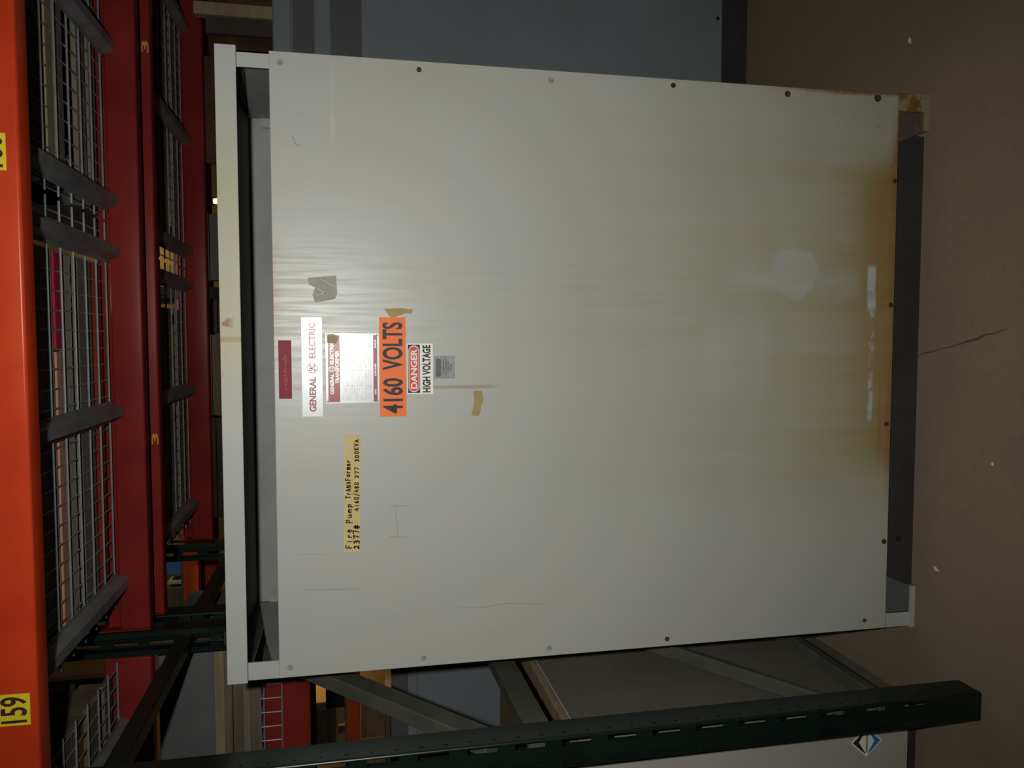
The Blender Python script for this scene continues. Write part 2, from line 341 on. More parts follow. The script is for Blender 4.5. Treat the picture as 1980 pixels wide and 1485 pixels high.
# ------------------------------------------------------------------ the setting
bx('floor', M['floor'], None, -12, 12, -4, 14.2, -0.10, 0.0)['kind'] = 'structure'
floor = bpy.data.objects['floor']
ck = MB()
cp = [(-0.085, 2.02), (-0.067, 1.981), (-0.052, 1.945), (-0.050, 1.925), (-0.040, 1.895), (-0.036, 1.870), (-0.027, 1.83), (-0.022, 1.80), (-0.008, 1.745), (-0.001, 1.710), (0.009, 1.685), (0.012, 1.66), (0.024, 1.616)]
cw = [.0025, .003, .004, .0022, .0018, .002, .0012, .0014, .0028, .0038, .003, .002, .0008]
for (a, b_), (c, d_), w0, w1 in zip(cp, cp[1:], cw, cw[1:]):
    ck.add([(a-w0, b_, .0006), (a+w0, b_, .0006), (c+w1, d_, .0006), (c-w1, d_, .0006)], [(0, 1, 2, 3)])
ck.build('crack', M['crack'], floor)
bx('wall_back', M['tan_wall'], None, -12, 12, 14.0, 14.2, 0, 6.6)['kind'] = 'structure'
bx('wall_left', M['tan_wall'], None, -12.2, -12, -4, 14.2, 0, 6.6)['kind'] = 'structure'
bx('wall_right', M['tan_wall'], None, 12, 12.2, -4, 14.2, 0, 6.6)['kind'] = 'structure'
bx('ceiling', M['ceil'], None, -12.2, 12.2, -4, 14.2, 6.6, 6.8)['kind'] = 'structure'

# ------------------------------------------------------------------ writing
def glyph_mesh(txt, bold):
    cu = bpy.data.curves.new('t', 'FONT'); cu.body = txt; cu.size = 1.0; cu.offset = bold; cu.fill_mode = 'FRONT'; cu.resolution_u = 4
    o = bpy.data.objects.new('t', cu); COL.objects.link(o)
    dg = bpy.context.evaluated_depsgraph_get(); me = bpy.data.meshes.new_from_object(o.evaluated_get(dg))
    vs = [tuple(v.co) for v in me.vertices]; fs = [tuple(p.vertices) for p in me.polygons]
    bpy.data.objects.remove(o); bpy.data.curves.remove(cu); bpy.data.meshes.remove(me)
    return vs, fs
def text(mb, txt, x0, x1, z0, z1, y, bold=0.0):
    """flat lettering filling the box x0..x1, z0..z1 on an upright face at depth y"""
    vs, fs = glyph_mesh(txt, bold)
    ax_, bx_ = min(v[0] for v in vs), max(v[0] for v in vs); az_, bz_ = min(v[1] for v in vs), max(v[1] for v in vs)
    mb.add([(x0 + (v[0]-ax_)/(bx_-ax_)*(x1-x0), y, z0 + (v[1]-az_)/(bz_-az_)*(z1-z0)) for v in vs], fs)
    return mb
PEN = {
 'F': [[(.1,0),(.15,1)],[(.15,1),(.8,1.02)],[(.12,.5),(.6,.55)]], 'i': [[(.4,0),(.4,.55)],[(.4,.72),(.42,.78)]],
 'r': [[(.2,0),(.2,.6)],[(.2,.4),(.45,.62),(.75,.55)]], 'e': [[(.2,.32),(.75,.38),(.6,.62),(.3,.6),(.15,.3),(.4,.02),(.8,.1)]],
 'P': [[(.2,-.15),(.2,.95)],[(.2,.95),(.75,.9),(.8,.6),(.6,.4),(.2,.38)]], 'u': [[(.15,.6),(.2,.1),(.5,.02),(.72,.2),(.75,.6)],[(.75,.4),(.85,0)]],
 'm': [[(.05,0),(.1,.55)],[(.1,.4),(.3,.6),(.45,.5),(.45,0)],[(.45,.4),(.65,.6),(.85,.45),(.9,0)]],
 'p': [[(.2,-.35),(.2,.62)],[(.2,.55),(.6,.65),(.8,.4),(.6,.1),(.2,.1)]], 'T': [[(.1,.95),(.9,.9)],[(.5,.92),(.42,0)]],
 'A': [[(.05,0),(.45,.85)],[(.45,.85),(.85,0)],[(.2,.35),(.7,.35)]], 'N': [[(.1,0),(.15,.75)],[(.15,.75),(.7,0)],[(.7,0),(.75,.75)]],
 's': [[(.75,.6),(.35,.65),(.25,.45),(.65,.28),(.6,.05),(.15,.05)]], 'o': [[(.5,.6),(.2,.5),(.18,.15),(.5,.02),(.8,.2),(.75,.5),(.5,.6)]],
 '2': [[(.15,.7),(.4,.9),(.7,.75),(.6,.4),(.1,.05)],[(.1,.05),(.85,.1)]], '3': [[(.15,.9),(.6,.95),(.75,.7),(.4,.5)],[(.4,.5),(.8,.35),(.6,.05),(.15,.08)]],
 '7': [[(.1,.88),(.85,.92),(.45,0)]], '#': [[(.3,0),(.4,.9)],[(.6,0),(.7,.9)],[(.1,.3),(.9,.35)],[(.1,.62),(.9,.67)]],
 '4': [[(.50,.95),(.08,.36),(.9,.38)],[(.68,.62),(.62,0)]], '1': [[(.5,.9),(.5,0)]], '6': [[(.65,.95),(.25,.5),(.25,.1),(.6,.02),(.75,.3),(.5,.48),(.25,.3)]],
 '0': [[(.5,.85),(.2,.7),(.2,.15),(.5,.02),(.8,.2),(.8,.7),(.5,.85)]], '/': [[(.15,-.2),(.85,1.1)]],
 '8': [[(.5,.5),(.2,.7),(.5,.92),(.75,.7),(.5,.5),(.2,.22),(.5,.02),(.8,.22),(.5,.5)]], 'K': [[(.2,0),(.2,.9)],[(.8,.9),(.2,.4)],[(.2,.4),(.85,0)]],
 'V': [[(.1,.9),(.45,0)],[(.45,0),(.85,.9)]], ' ': [] }
def handwrite(mb, txt, x0, x1, zb, h, wd, y0, y1):
    step = (x1 - x0) / len(txt)
    for k, ch in enumerate(txt):
        hh = h * random.uniform(.9, 1.08); dz = random.uniform(-.06, .06) * h
        for st in PEN[ch]:
            mb.stroke([(x0 + step * (k + .08 + px * .80), zb + dz + pz * hh) for px, pz in st], wd, y0, y1)
    return mb
def oval(x0, x1, z0, z1, n=40):
    r = (z1 - z0) / 2; cz = (z0 + z1) / 2; pts = []
    for i in range(n):
        a = 2 * math.pi * i / n; cx = x1 - r if math.cos(a) >= 0 else x0 + r
        pts.append((cx + r * math.cos(a), cz + r * math.sin(a)))
    return pts
def ring(mb, cx, cz, r, wd, y0, y1, n=28):
    for i in range(n):
        a, b_ = 2*math.pi*i/n, 2*math.pi*(i+1)/n
        q = [(cx+(r-wd/2)*math.cos(a), cz+(r-wd/2)*math.sin(a)), (cx+(r+wd/2)*math.cos(a), cz+(r+wd/2)*math.sin(a)),
             (cx+(r+wd/2)*math.cos(b_), cz+(r+wd/2)*math.sin(b_)), (cx+(r-wd/2)*math.cos(b_), cz+(r-wd/2)*math.sin(b_))]
        mb.poly(q, y0, y1)
    return mb
def monogram(mb, cx, cz, r, wd, y0, y1):
    """round script monogram: ring, two looping letters, four curled ticks"""
    ring(mb, cx, cz, r, wd, y0, y1)
    s = r / 1.0
    for st in ([(-.1,.45),(-.4,.5),(-.55,.2),(-.3,0),(-.05,.15),(-.1,.45),(-.15,-.3),(-.4,-.5),(-.55,-.3)],
               [(.55,.35),(.3,.5),(.1,.3),(.3,.1),(.1,-.1),(.15,-.4),(.45,-.45),(.6,-.2)]):
        mb.stroke([(cx + x*s, cz + z*s) for x, z in st], wd, y0, y1)
    for k in range(4):
        a = math.pi/4 + k*math.pi/2
        mb.stroke([(cx + .78*s*math.cos(a+d), cz + .78*s*math.sin(a+d)) for d in (-.3, 0, .3)], wd, y0, y1)
    return mb

# ------------------------------------------------------------------ the transformer in the middle
XL, XR, YF, YB = -0.798, 0.647, 1.90, 2.48
tr = thing('transformer', 'large pale grey steel transformer cabinet with orange voltage sticker, under the orange rack beam', 'transformer', (-0.075, 2.19, 0))
fp = bx('front_panel', M['panel'], tr, XL, XR, YF, YF + 0.012, 0.094, 1.706, 0.0012, 1)
tag(fp, 'grey front sheet with yellow stains and rust along the bottom')
for x, z, rusted, r in [(.623,1.682,0,.0062),(.627,1.369,1,.0052),(.623,1.051,0,.006),(.631,.736,1,.0056),(.629,.422,1,.007),(.634,.16,1,.0085),
                        (-.773,1.681,0,.0062),(-.777,1.367,0,.006),(-.778,1.052,0,.006),(-.779,.736,1,.0056),(-.772,.16,1,.0045),
                        (.42,.102,1,.005),(.09,.104,1,.0055),(-.232,.108,1,.0055),(-.556,.106,1,.006)]:
    r *= .85; sm = MB().cyl((x, YF + .001, z), (x, YF - .0015, z), r * 1.35, 14).cyl((x, YF - .001, z), (x, YF - .005, z), r, 6)
    sm.build('screw', M['screw_rust'] if rusted else M['screw_grey'], fp)
# front writing and plates; each is stuck or riveted to the sheet
y0 = YF
lab = bx('maroon_label', M['maroon'], tr, -.139, -.004, y0 - .0008, y0 + .0004, 1.667, 1.696); tag(lab, 'small maroon label with faded print')
mb = MB()
for k in range(16):
    x = -.118 + k * .0052
    mb.stroke([(x, 1.678 + random.uniform(-.002, .002)), (x + .003, 1.683 + random.uniform(-.002, .004))], .0011, y0 - .0010, y0 - .0007)
mb.build('faded_print', M['faded_ink'], lab)
npl = bx('nameplate', M['alu'], tr, -.181, .049, y0 - .0012, y0 + .0004, 1.598, 1.644); tag(npl, 'long bare metal nameplate with maroon lettering')
text(MB(), 'GENERAL', -.170, -.089, 1.6125, 1.628, y0 - .0014, .035).build('lettering', M['plate_ink'], npl)
text(MB(), 'ELECTRIC', -.046, .037, 1.6125, 1.628, y0 - .0014, .035).build('lettering', M['plate_ink'], npl)
monogram(MB(), -.068, 1.6205, .0115, .0017, y0 - .0015, y0 - .0011).build('round_monogram', M['plate_ink'], npl)
rp = bx('rating_plate', M['alu'], tr, -.151, .012, y0 - .0012, y0 + .0004, 1.468, 1.590); tag(rp, 'square bare metal rating plate with maroon bands')
hd = bx('header_band', M['plate_ink'], rp, -.1485, .0085, y0 - .0015, y0 - .0011, 1.558, 1.585)
ft = bx('footer_band', M['plate_ink'], rp, -.1485, .0085, y0 - .0015, y0 - .0011, 1.4715, 1.481)
for w_, a, b_, c, d in (('GENERAL', -.130, -.082, 1.5720, 1.5803), ('ELECTRIC', -.060, -.006, 1.5720, 1.5803), ('TRANSFORMER', -.105, -.028, 1.5600, 1.5686)):
    text(MB(), w_, a, b_, c, d, y0 - .0018, .03).build('header_lettering', M['plate_white'], hd)
monogram(MB(), -.071, 1.5765, .0066, .0010, y0 - .0018, y0 - .0014).build('round_monogram', M['plate_white'], hd)
for a, b_ in ((-.132, -.120), (-.088, -.058), (-.022, -.002)):
    mb = MB(); x = a
    while x < b_: mb.box(x, x + .0022, y0 - .0018, y0 - .0014, 1.4745, 1.4782); x += .0034
    mb.build('footer_print', M['plate_white'], ft)
mb = MB()
for k in range(13):
    z = 1.549 - k * .0052
    mb.box(-.146, .006, y0 - .0015, y0 - .0011, z, z + .0005)
    x = -.143
    while x < 0.0:
        L = random.uniform(.004, .016)
        if random.random() < .6: mb.box(x, x + L, y0 - .0015, y0 - .0011, z + .0016, z + .0028)
        x += L + random.uniform(.004, .012)
for x in (-.11, -.075, -.05, -.02): mb.box(x, x + .0005, y0 - .0015, y0 - .0011, 1.487, 1.549)
mb.build('print_table', M['grey_ink'], rp)
for x in (-.147, .008):
    for z in (1.586, 1.472): MB().cyl((x, y0, z), (x, y0 - .0032, z), .0026, 10).build('rivet', M['screw'], rp)
tsc = MB().poly([(-.010, 1.586), (.010, 1.587), (.011, 1.572), (.004, 1.560), (-.012, 1.566)], y0 - .0027, y0 - .0012).build('tape_scrap', M['old_tape'], rp)
vs_ = MB().poly([(-.185, 1.4665), (-.185, 1.4045), (.050, 1.4045), (.050, 1.4665)], y0 - .0008, y0 + .0004).build('voltage_sticker', M['orange_vinyl'], tr)
tag(vs_, 'orange sticker with black voltage lettering')
text(MB(), '4160', -.1775, -.0935, 1.412, 1.4595, y0 - .0011, .027).build('lettering', M['black_ink'], vs_)
text(MB(), 'VOLTS', -.0745, .0385, 1.412, 1.4595, y0 - .0011, .027).build('lettering', M['black_ink'], vs_)
dg_ = bx('danger_sign', M['white_vinyl'], tr, -.132, -.012, y0 - .0008, y0 + .0004, 1.3405, 1.4025); tag(dg_, 'white warning sign with black and red header')
hb = bx('black_header', M['black_ink'], dg_, -.1295, -.0145, y0 - .0011, y0 - .0007, 1.3715, 1.4000)
ov = MB().poly(oval(-.1275, -.0165, 1.3728, 1.3987), y0 - .0014, y0 - .0010).build('white_oval', M['white_vinyl'], hb)
ov = MB().poly(oval(-.1255, -.0185, 1.3745, 1.3970), y0 - .0017, y0 - .0013).build('red_oval', M['red_ink'], hb)
text(MB(), 'DANGER', -.1195, -.0245, 1.3780, 1.3935, y0 - .0020, .03).build('header_lettering', M['white_vinyl'], hb)
text(MB(), 'HIGH VOLTAGE', -.1285, -.0155, 1.3460, 1.3655, y0 - .0011, .042).build('lettering', M['black_ink'], dg_)
fo = bx('foil_label', M['foil'], tr, -.096, -.041, y0 - .0007, y0 + .0004, 1.2875, 1.337); tag(fo, 'small dull grey foil label')
mb = MB()
for z, a, b_ in ((1.314, -.082, -.050), (1.308, -.088, -.046), (1.303, -.080, -.054), (1.296, -.078, -.060)): mb.box(a, b_, y0 - .0010, y0 - .0006, z, z + .0022)
mb.poly(oval(-.092, -.048, 1.321, 1.334), y0 - .0010, y0 - .0006)
mb.build('worn_print', M['foil_ink'], fo)
tp = MB().poly([(-.506, 1.5535), (-.504, 1.5165), (-.45, 1.5155), (-.228, 1.511), (-.225, 1.546), (-.232, 1.549), (-.40, 1.552), (-.495, 1.5545)], y0 - .0008, y0 + .0004).build('masking_tape_note', M['masking'], tr)
tag(tp, 'yellowed masking tape strip with brown handwriting')
mb = MB()
handwrite(mb, 'Fire', -.498, -.448, 1.536, .0135, .0027, y0 - .0012, y0 - .0007)
handwrite(mb, 'Pump', -.438, -.388, 1.536, .0125, .0027, y0 - .0012, y0 - .0007)
handwrite(mb, 'TrANsFormer', -.378, -.284, 1.537, .0115, .0025, y0 - .0012, y0 - .0007)
handwrite(mb, '2377#', -.500, -.440, 1.518, .0145, .0031, y0 - .0012, y0 - .0007)
handwrite(mb, '4160/480', -.408, -.338, 1.518, .0115, .0024, y0 - .0012, y0 - .0007)
handwrite(mb, '277', -.330, -.302, 1.518, .0105, .0024, y0 - .0012, y0 - .0007)
handwrite(mb, '300KVA', -.292, -.236, 1.517, .0110, .0024, y0 - .0012, y0 - .0007)
mb.build('handwriting', M['marker'], tp)
def frag(name, m, pts): return MB().poly(pts, y0 - .0007, y0 + .0004).build(name, m, tr)
frag('tape_scrap', M['old_tape'], [(.070, 1.455), (.072, 1.415), (.069, 1.386), (.058, 1.392), (.060, 1.405), (.050, 1.430), (.050, 1.440)])
frag('tape_scrap', M['old_tape'], [(-.126, 1.243), (-.127, 1.222), (-.148, 1.218), (-.188, 1.230), (-.186, 1.248), (-.150, 1.240)])
frag('glue_residue', M['residue'], [(.140, 1.628), (.146, 1.564), (.118, 1.563), (.105, 1.562), (.092, 1.567), (.083, 1.612), (.100, 1.618), (.118, 1.612), (.124, 1.625)])
MB().stroke([(.138, 1.600), (.120, 1.566)], .0014, y0 - .0010, y0 - .0005).stroke([(.116, 1.606), (.104, 1.590), (.100, 1.608)], .002, y0 - .0010, y0 - .0005).build('scratch_mark', M['pale'], tr)
MB().stroke([(-.401, 1.444), (-.400, 1.401)], .0016, y0 - .0005, y0 + .0004).stroke([(-.403, 1.432), (-.474, 1.427)], .0010, y0 - .0005, y0 + .0004).stroke([(-.474, 1.446), (-.477, 1.400)], .0016, y0 - .0005, y0 + .0004).build('pencil_bracket', M['pencil'], tr)
MB().stroke([(.462, 1.662), (.455, 1.655), (.444, 1.652), (.437, 1.640)], .0014, y0 - .0005, y0 + .0004).build('pencil_squiggle', M['pencil'], tr)
for pts_, wd in (([(-.655, 1.29), (-.662, 1.22), (-.656, 1.16), (-.664, 1.07)], .0012), ([(-.505, 1.655), (-.508, 1.59)], .001), ([(-.59, 1.65), (-.596, 1.52)], .001)):
    MB().stroke(pts_, wd, y0 - .0005, y0 + .0004).build('scuff_mark', M['pencil'], tr)
# shell
rf = MB().box(XL - .004, XR + .006, YF - .004, YF + .001, 1.7765, 1.822)
rf.box(XL - .004, XL + .001, YF + .001, YB, 1.7765, 1.822).box(XR + .001, XR + .006, YF + .001, YB, 1.7765, 1.822).box(XL, XR, YF, YB, 1.8165, 1.8215)
tag(rf.build('roof', M['roof'], tr, .001, 1), 'flat grey roof lid, yellowed along its front lip')
lid_shade = MB().box(XL + .0015, XR + .0005, YF + .0015, YB - .013, 1.8150, 1.8162).box(XL + .0015, XL + .003, YF + .0015, YB - .013, 1.7770, 1.8150).box(XR - .001, XR + .0005, YF + .0015, YB - .013, 1.7770, 1.8150)  # dark sheets added in place of the shade under the lid
tag(lid_shade.build('roof_underside_shade', M['dark_base'], tr), 'dark sheets standing in for the shade under the roof lid')
for (xa, xb, sx) in ((XL, XL + .038, -1), (XR - .036, XR, 1)):
    for yy in (YF + .012, YB - .038):
        p = MB().box(xa, xb, yy, yy + .004, 0, 1.7775); xo = xa if sx < 0 else xb
        p.box(xo, xo - sx * (-.004 if sx < 0 else .004), yy, yy + .036, 0, 1.7775)
        o = p.build('corner_post', M['grey'] if sx < 0 else (M['rust_leg'] if yy < 2.1 else M['grey']), tr)
        if sx > 0 and yy < 2.1:      # only its foot is rusted: upper length is clean paint
            o.data.materials.clear(); o.data.materials.append(M['grey'])
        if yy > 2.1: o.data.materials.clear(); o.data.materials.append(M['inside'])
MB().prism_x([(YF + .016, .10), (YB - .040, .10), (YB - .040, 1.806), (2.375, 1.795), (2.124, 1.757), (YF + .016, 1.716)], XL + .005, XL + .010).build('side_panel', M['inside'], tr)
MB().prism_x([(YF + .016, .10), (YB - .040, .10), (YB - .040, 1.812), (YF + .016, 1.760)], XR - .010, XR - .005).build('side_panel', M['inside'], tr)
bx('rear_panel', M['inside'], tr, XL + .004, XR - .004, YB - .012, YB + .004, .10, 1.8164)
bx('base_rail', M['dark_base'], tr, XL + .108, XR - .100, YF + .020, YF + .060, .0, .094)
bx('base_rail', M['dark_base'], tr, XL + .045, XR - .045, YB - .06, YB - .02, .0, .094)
MB().cyl((-.556, YF + .0205, .045), (-.556, YF + .019, .045), .008, 12).build('bolt_hole', M['black'], tr)
fl = MB().box(XL - .006, XL + .110, YF + .004, YF + .075, 0, .012)
ft_ = tag(fl.build('foot', M['grey'], tr), 'clean grey foot bracket')
MB().poly([(XL + .036, .094), (XL + .145, .098), (XL + .110, .012), (XL + .036, .012)], YF + .012, YF + .018).build('gusset', M['cab_dark'], ft_)
fr_ = MB().box(XR - .090, XR + .006, YF + .004, YF + .075, 0, .012).box(XR - .041, XR + .006, YF + .003, YF + .0115, .0, .0935)
ft_ = tag(fr_.build('foot', M['rust_leg'], tr), 'rusted foot bracket')
MB().poly([(XR - .041, .094), (XR - .125, .098), (XR - .092, .012), (XR - .041, .012)], YF + .012, YF + .018).build('gusset', M['rust'], ft_)

# ------------------------------------------------------------------ pallet racking
PX0, PX1 = -0.955, -0.884
def plate_with_holes(ulines, vlines, hole):
    """quads of a sheet with some cells left out; returns (u, v) verts and faces"""
    vs, fs, idx = [], [], {}
    def vid(i, j):
        if (i, j) not in idx: idx[(i, j)] = len(vs); vs.append((ulines[i], vlines[j]))
        return idx[(i, j)]
    for i in range(len(ulines) - 1):
        for j in range(len(vlines) - 1):
            if not hole(i, j): fs.append((vid(i, j), vid(i+1, j), vid(i+1, j+1), vid(i, j+1)))
    return vs, fs
HPOST = 4.4
def post_mesh():
    me = bpy.data.meshes.new('rack_post'); vs, fs = [], []
    W_, Dp = PX1 - PX0, .075
    rc = .0045
    ul = [rc, .0065, .0195, W_ - .0185, W_ - .0055, W_ - rc]
    vl = [0]; z = .163
    while z < HPOST - .1: vl += [z, z + .068]; z += .1066
    vl.append(HPOST)
    v2, f2 = plate_with_holes(ul, vl, lambda i, j: i in (1, 3) and j % 2 == 1)
    fs += [tuple(k + len(vs) for k in f) for f in f2]; vs += [(u, 0, v) for u, v in v2]
    ul = [rc, .014, .020, Dp]; vl = [0]; z = .11
    while z < HPOST - .1: vl += [z, z + .008]; z += .0533
    vl.append(HPOST)
    for x in (0, W_):
        v2, f2 = plate_with_holes(ul, vl, lambda i, j: i == 1 and j % 2 == 1)
        fs += [tuple(k + len(vs) for k in (f if x else reversed(f))) for f in f2]; vs += [(x, u, v) for u, v in v2]
    for cx_, sgn in ((rc, -1), (W_ - rc, 1)):           # rolled corners
        for q in range(5):
            a0, a1 = math.pi / 10 * q, math.pi / 10 * (q + 1); n = len(vs)
            for a_, z_ in ((a0, 0), (a1, 0), (a1, HPOST), (a0, HPOST)): vs.append((cx_ + sgn * rc * math.sin(a_), rc - rc * math.cos(a_), z_))
            fs.append((n, n + 1, n + 2, n + 3) if sgn > 0 else (n + 3, n + 2, n + 1, n))
    for x0_, x1_ in ((0, .016), (W_ - .016, W_)):
        n = len(vs); vs += [(x0_, Dp, 0), (x1_, Dp, 0), (x1_, Dp, HPOST), (x0_, Dp, HPOST)]; fs.append((n + 3, n + 2, n + 1, n))
    me.from_pydata(vs, [], fs); bm = bmesh.new(); bm.from_mesh(me)
    bmesh.ops.remove_doubles(bm, verts=bm.verts, dist=1e-5); bm.to_mesh(me); bm.free()
    me.materials.append(M['green']); return me
POST = post_mesh()
def post(parent, x, y, back):
    o = bpy.data.objects.new('post', POST); COL.objects.link(o); o.parent = parent
    p = wpos(parent)
    o.location = Vector((x + (PX1 - PX0) if back else x, y, 0)) - p
    if back: o.rotation_euler = (0, 0, math.pi)
    s = o.modifiers.new('sheet', 'SOLIDIFY'); s.thickness = .0028; s.offset = 0
    return o
def upright_frame(x, yf, yr, label, braces, all_green=False):
    r = thing('upright_frame', label, 'rack frame', (x, (yf + yr) / 2, 0), 'green rack frames')
    post(r, x, yf, False); post(r, x, yr, True)
    for yy in (yf + .037, yr - .037):
        bx('foot_plate', M['green'], r, x + .001, x + .070, yy - .036, yy + .036, 0, .004)
    cx = x + .036
    for ya, za, yb, zb, h in braces:
        b_ = MB(); a, c = Vector((cx, ya, za)), Vector((cx, yb, zb)); b_.bar(a, c, .040, h); b_.build('brace', M['green'] if all_green or za > 2.02 else M['brace'], r, .003, 1)  # upper braces take the darker green for their shaded undersides
    return r
M['brace'] = paint('worn_olive_brace_enamel', (0.085, 0.085, 0.068), (0.06, 0.062, 0.05), 0.5, 8, 0.35)
F1F, F1R, F2F, F2R = 1.660, 2.600, 2.668, 3.660
def br(yf, yr):
    a, b_ = yf + .060, yr - .060
    return [(a, .226, b_, .226, .030), (a, .34, b_, .87, .022), (a, 1.115, b_, 1.13, .062), (a, 1.225, b_, 1.90, .060), (a, 2.035, b_, 2.035, .042), (a, 2.12, b_, 2.86, .05), (a, 2.93, b_, 2.93, .045), (a, 3.0, b_, 3.8, .05), (a, 3.9, b_, 3.9, .045)]
upright_frame(PX0, F1F, F1R, 'dark green rack frame with slotted front post left of the large grey transformer', br(F1F, F1R))
upright_frame(PX0, F2F, F2R, 'dark green rack frame standing directly behind the slotted green post frame', br(F2F, F2R), True)
BX0, BX1 = PX1 + .003, 1.66
upright_frame(BX1 + .003, F1F, F1R, 'dark green rack frame at the far end of the orange beam, outside the picture', br(F1F, F1R))
upright_frame(BX1 + .003, F2F, F2R, 'dark green rack frame behind the far end of the rear red beams, outside the picture', br(F2F, F2R))

def beam(label, m, x0, x1, y0_, z0, h, d, group, front=-1, cat='rack beam'):
    """step beam: tall face on the aisle side (front = -1 faces the camera), ledge for the deck on the other"""
    r = thing('shelf_beam', label, cat, ((x0 + x1) / 2, y0_ + d / 2, z0), group)
    ya, yb = (y0_, y0_ + d) if front < 0 else (y0_ + d, y0_)
    ym = ya + (yb - ya) * .55
    pr_ = [(ya, z0), (ya, z0 + h), (ym, z0 + h), (ym, z0 + h - .040), (yb, z0 + h - .040), (yb, z0)]
    MB().prism_x(pr_, x0 + .004, x1 - .004).build('beam_rail', m, r, .006, 3, True)
    for xx, s in ((x0, 1), (x1, -1)):
        bx('end_connector', m, r, xx, xx + s * .004, min(ya, yb) - .0005, max(ya, yb) + .0005, z0 - .001, z0 + h + .05, .001, 1)
    return r
ZB = 2.135
fb = beam('bright orange shelf beam with yellow number tags, above the transformer', M['beam_orange'], BX0, BX1, 1.657, ZB, .125, .060, 'rack beams', -1)
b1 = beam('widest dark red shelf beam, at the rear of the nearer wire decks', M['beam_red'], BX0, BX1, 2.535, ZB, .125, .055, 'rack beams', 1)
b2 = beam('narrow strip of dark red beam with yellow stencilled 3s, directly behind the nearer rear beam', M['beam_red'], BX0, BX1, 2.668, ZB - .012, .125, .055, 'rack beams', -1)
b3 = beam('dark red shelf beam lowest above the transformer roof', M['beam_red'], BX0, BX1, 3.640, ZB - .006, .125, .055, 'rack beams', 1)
def number_tag(parent, txt, x0, x1, z0, z1, y, tilt=0.0):
    c = bx('number_tag', M['tag_yellow'], parent, x0, x1, y - .0012, y + .001, z0, z1)
    mb = MB(); text(mb, txt, x0 + .005, x1 - .005, z0 + .005, z1 - .006, y - .0016, .02); mb.build('digits', M['tag_ink'], c)
number_tag(fb, '159', -.745, -.683, 2.149, 2.207, 1.657)
number_tag(fb, '160', .312, .380, 2.1565, 2.2165, 1.657)
for x in (.893, -.316):
    text(MB(), '3', x - .018, x + .018, ZB - .008, ZB + .012, 2.6672, .02).build('stencilled_number', M['stencil'], b2)
LB0 = -3.6
beam('orange shelf beam end left of the slotted green post', M['beam_orange'], LB0, PX0 - .003, 1.657, ZB, .125, .060, 'rack beams', -1)
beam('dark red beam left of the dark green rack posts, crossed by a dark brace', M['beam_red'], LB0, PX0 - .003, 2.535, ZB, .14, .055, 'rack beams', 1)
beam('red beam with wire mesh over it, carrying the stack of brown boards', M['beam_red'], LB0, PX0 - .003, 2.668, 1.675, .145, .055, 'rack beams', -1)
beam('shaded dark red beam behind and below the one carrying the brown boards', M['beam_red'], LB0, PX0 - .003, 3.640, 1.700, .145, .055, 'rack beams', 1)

# ---- wire decks: wires run along the beam, fine wires across, folded channels below
def wire_deck(label, x0, x1, ya, yb, z, channels, fall=0.0, group='wire decks'):
    r = thing('wire_deck', label, 'wire deck', ((x0 + x1) / 2, (ya + yb) / 2, z), group)
    m_ = MB(); y = yb - .0125
    while y > ya + .005: m_.cyl((x0, y, z), (x1, y, z), .0030, 6); y -= .0932
    k = 0; x = x0 + .012
    while x < x1:
        m_.cyl((x, ya - (.002 if fall else -.001), z + .005), (x, yb - .006, z + .005), .0023, 5)
        if fall: m_.cyl((x, ya - .002, z + .005), (x, ya - .002, z - fall), .0023, 5)
        x += .0476
    if fall: m_.cyl((x0, ya - .004, z - fall), (x1, ya - .004, z - fall), .0028, 6)
    m_.build('wire_mesh', M['wire'], r)
    for c in channels:
        ch = MB(); a = .021
        pts = [(c - a - .010, z - .004), (c - a, z - .004), (c - a * .6, z - .034), (c + a * .6, z - .034), (c + a, z - .004), (c + a + .010, z - .004), (c + a + .010, z - .0065), (c + a + .001, z - .0065), (c + a * .62, z - .037), (c - a * .62, z - .037), (c - a - .001, z - .0065), (c - a - .010, z - .0065)]
        ch.poly(pts, ya + (.060 if fall else .0), yb - (.05 if fall else .0)); ch.build('support_channel', M['galv'], r)
    return r
ZD = ZB + .092
wire_deck('wire deck above the transformer left of its centre, longest one behind the orange beam', -.800, .336, 1.7178, 2.5342, ZD, (-.728, -.214, .252))
wire_deck('wire deck above the transformer behind the orange beam, next to the 160 tag', .346, 1.482, 1.7178, 2.5342, ZD, (.400, .842, 1.40))
wire_deck('wire deck left of the dark posts, behind the 159 tag', -2.10, -.968, 1.7178, 2.5342, ZD, (-1.17, -1.55, -2.02))
wire_deck('second row wire deck between the rear red beams, left of the gap', -.800, .290, 2.7238, 3.6392, ZD - .010, (-.715, -.22, .227))
wire_deck('second row wire deck between the rear red beams, right of the gap', .302, 1.392, 2.7238, 3.6392, ZD - .010, (.370, .842, 1.31))
wire_deck('wire deck hooked over the low red beam on the left, under the brown boards', -2.10, -.968, 2.668, 3.6392, 1.8255, (-1.10, -1.5, -2.0), .060)

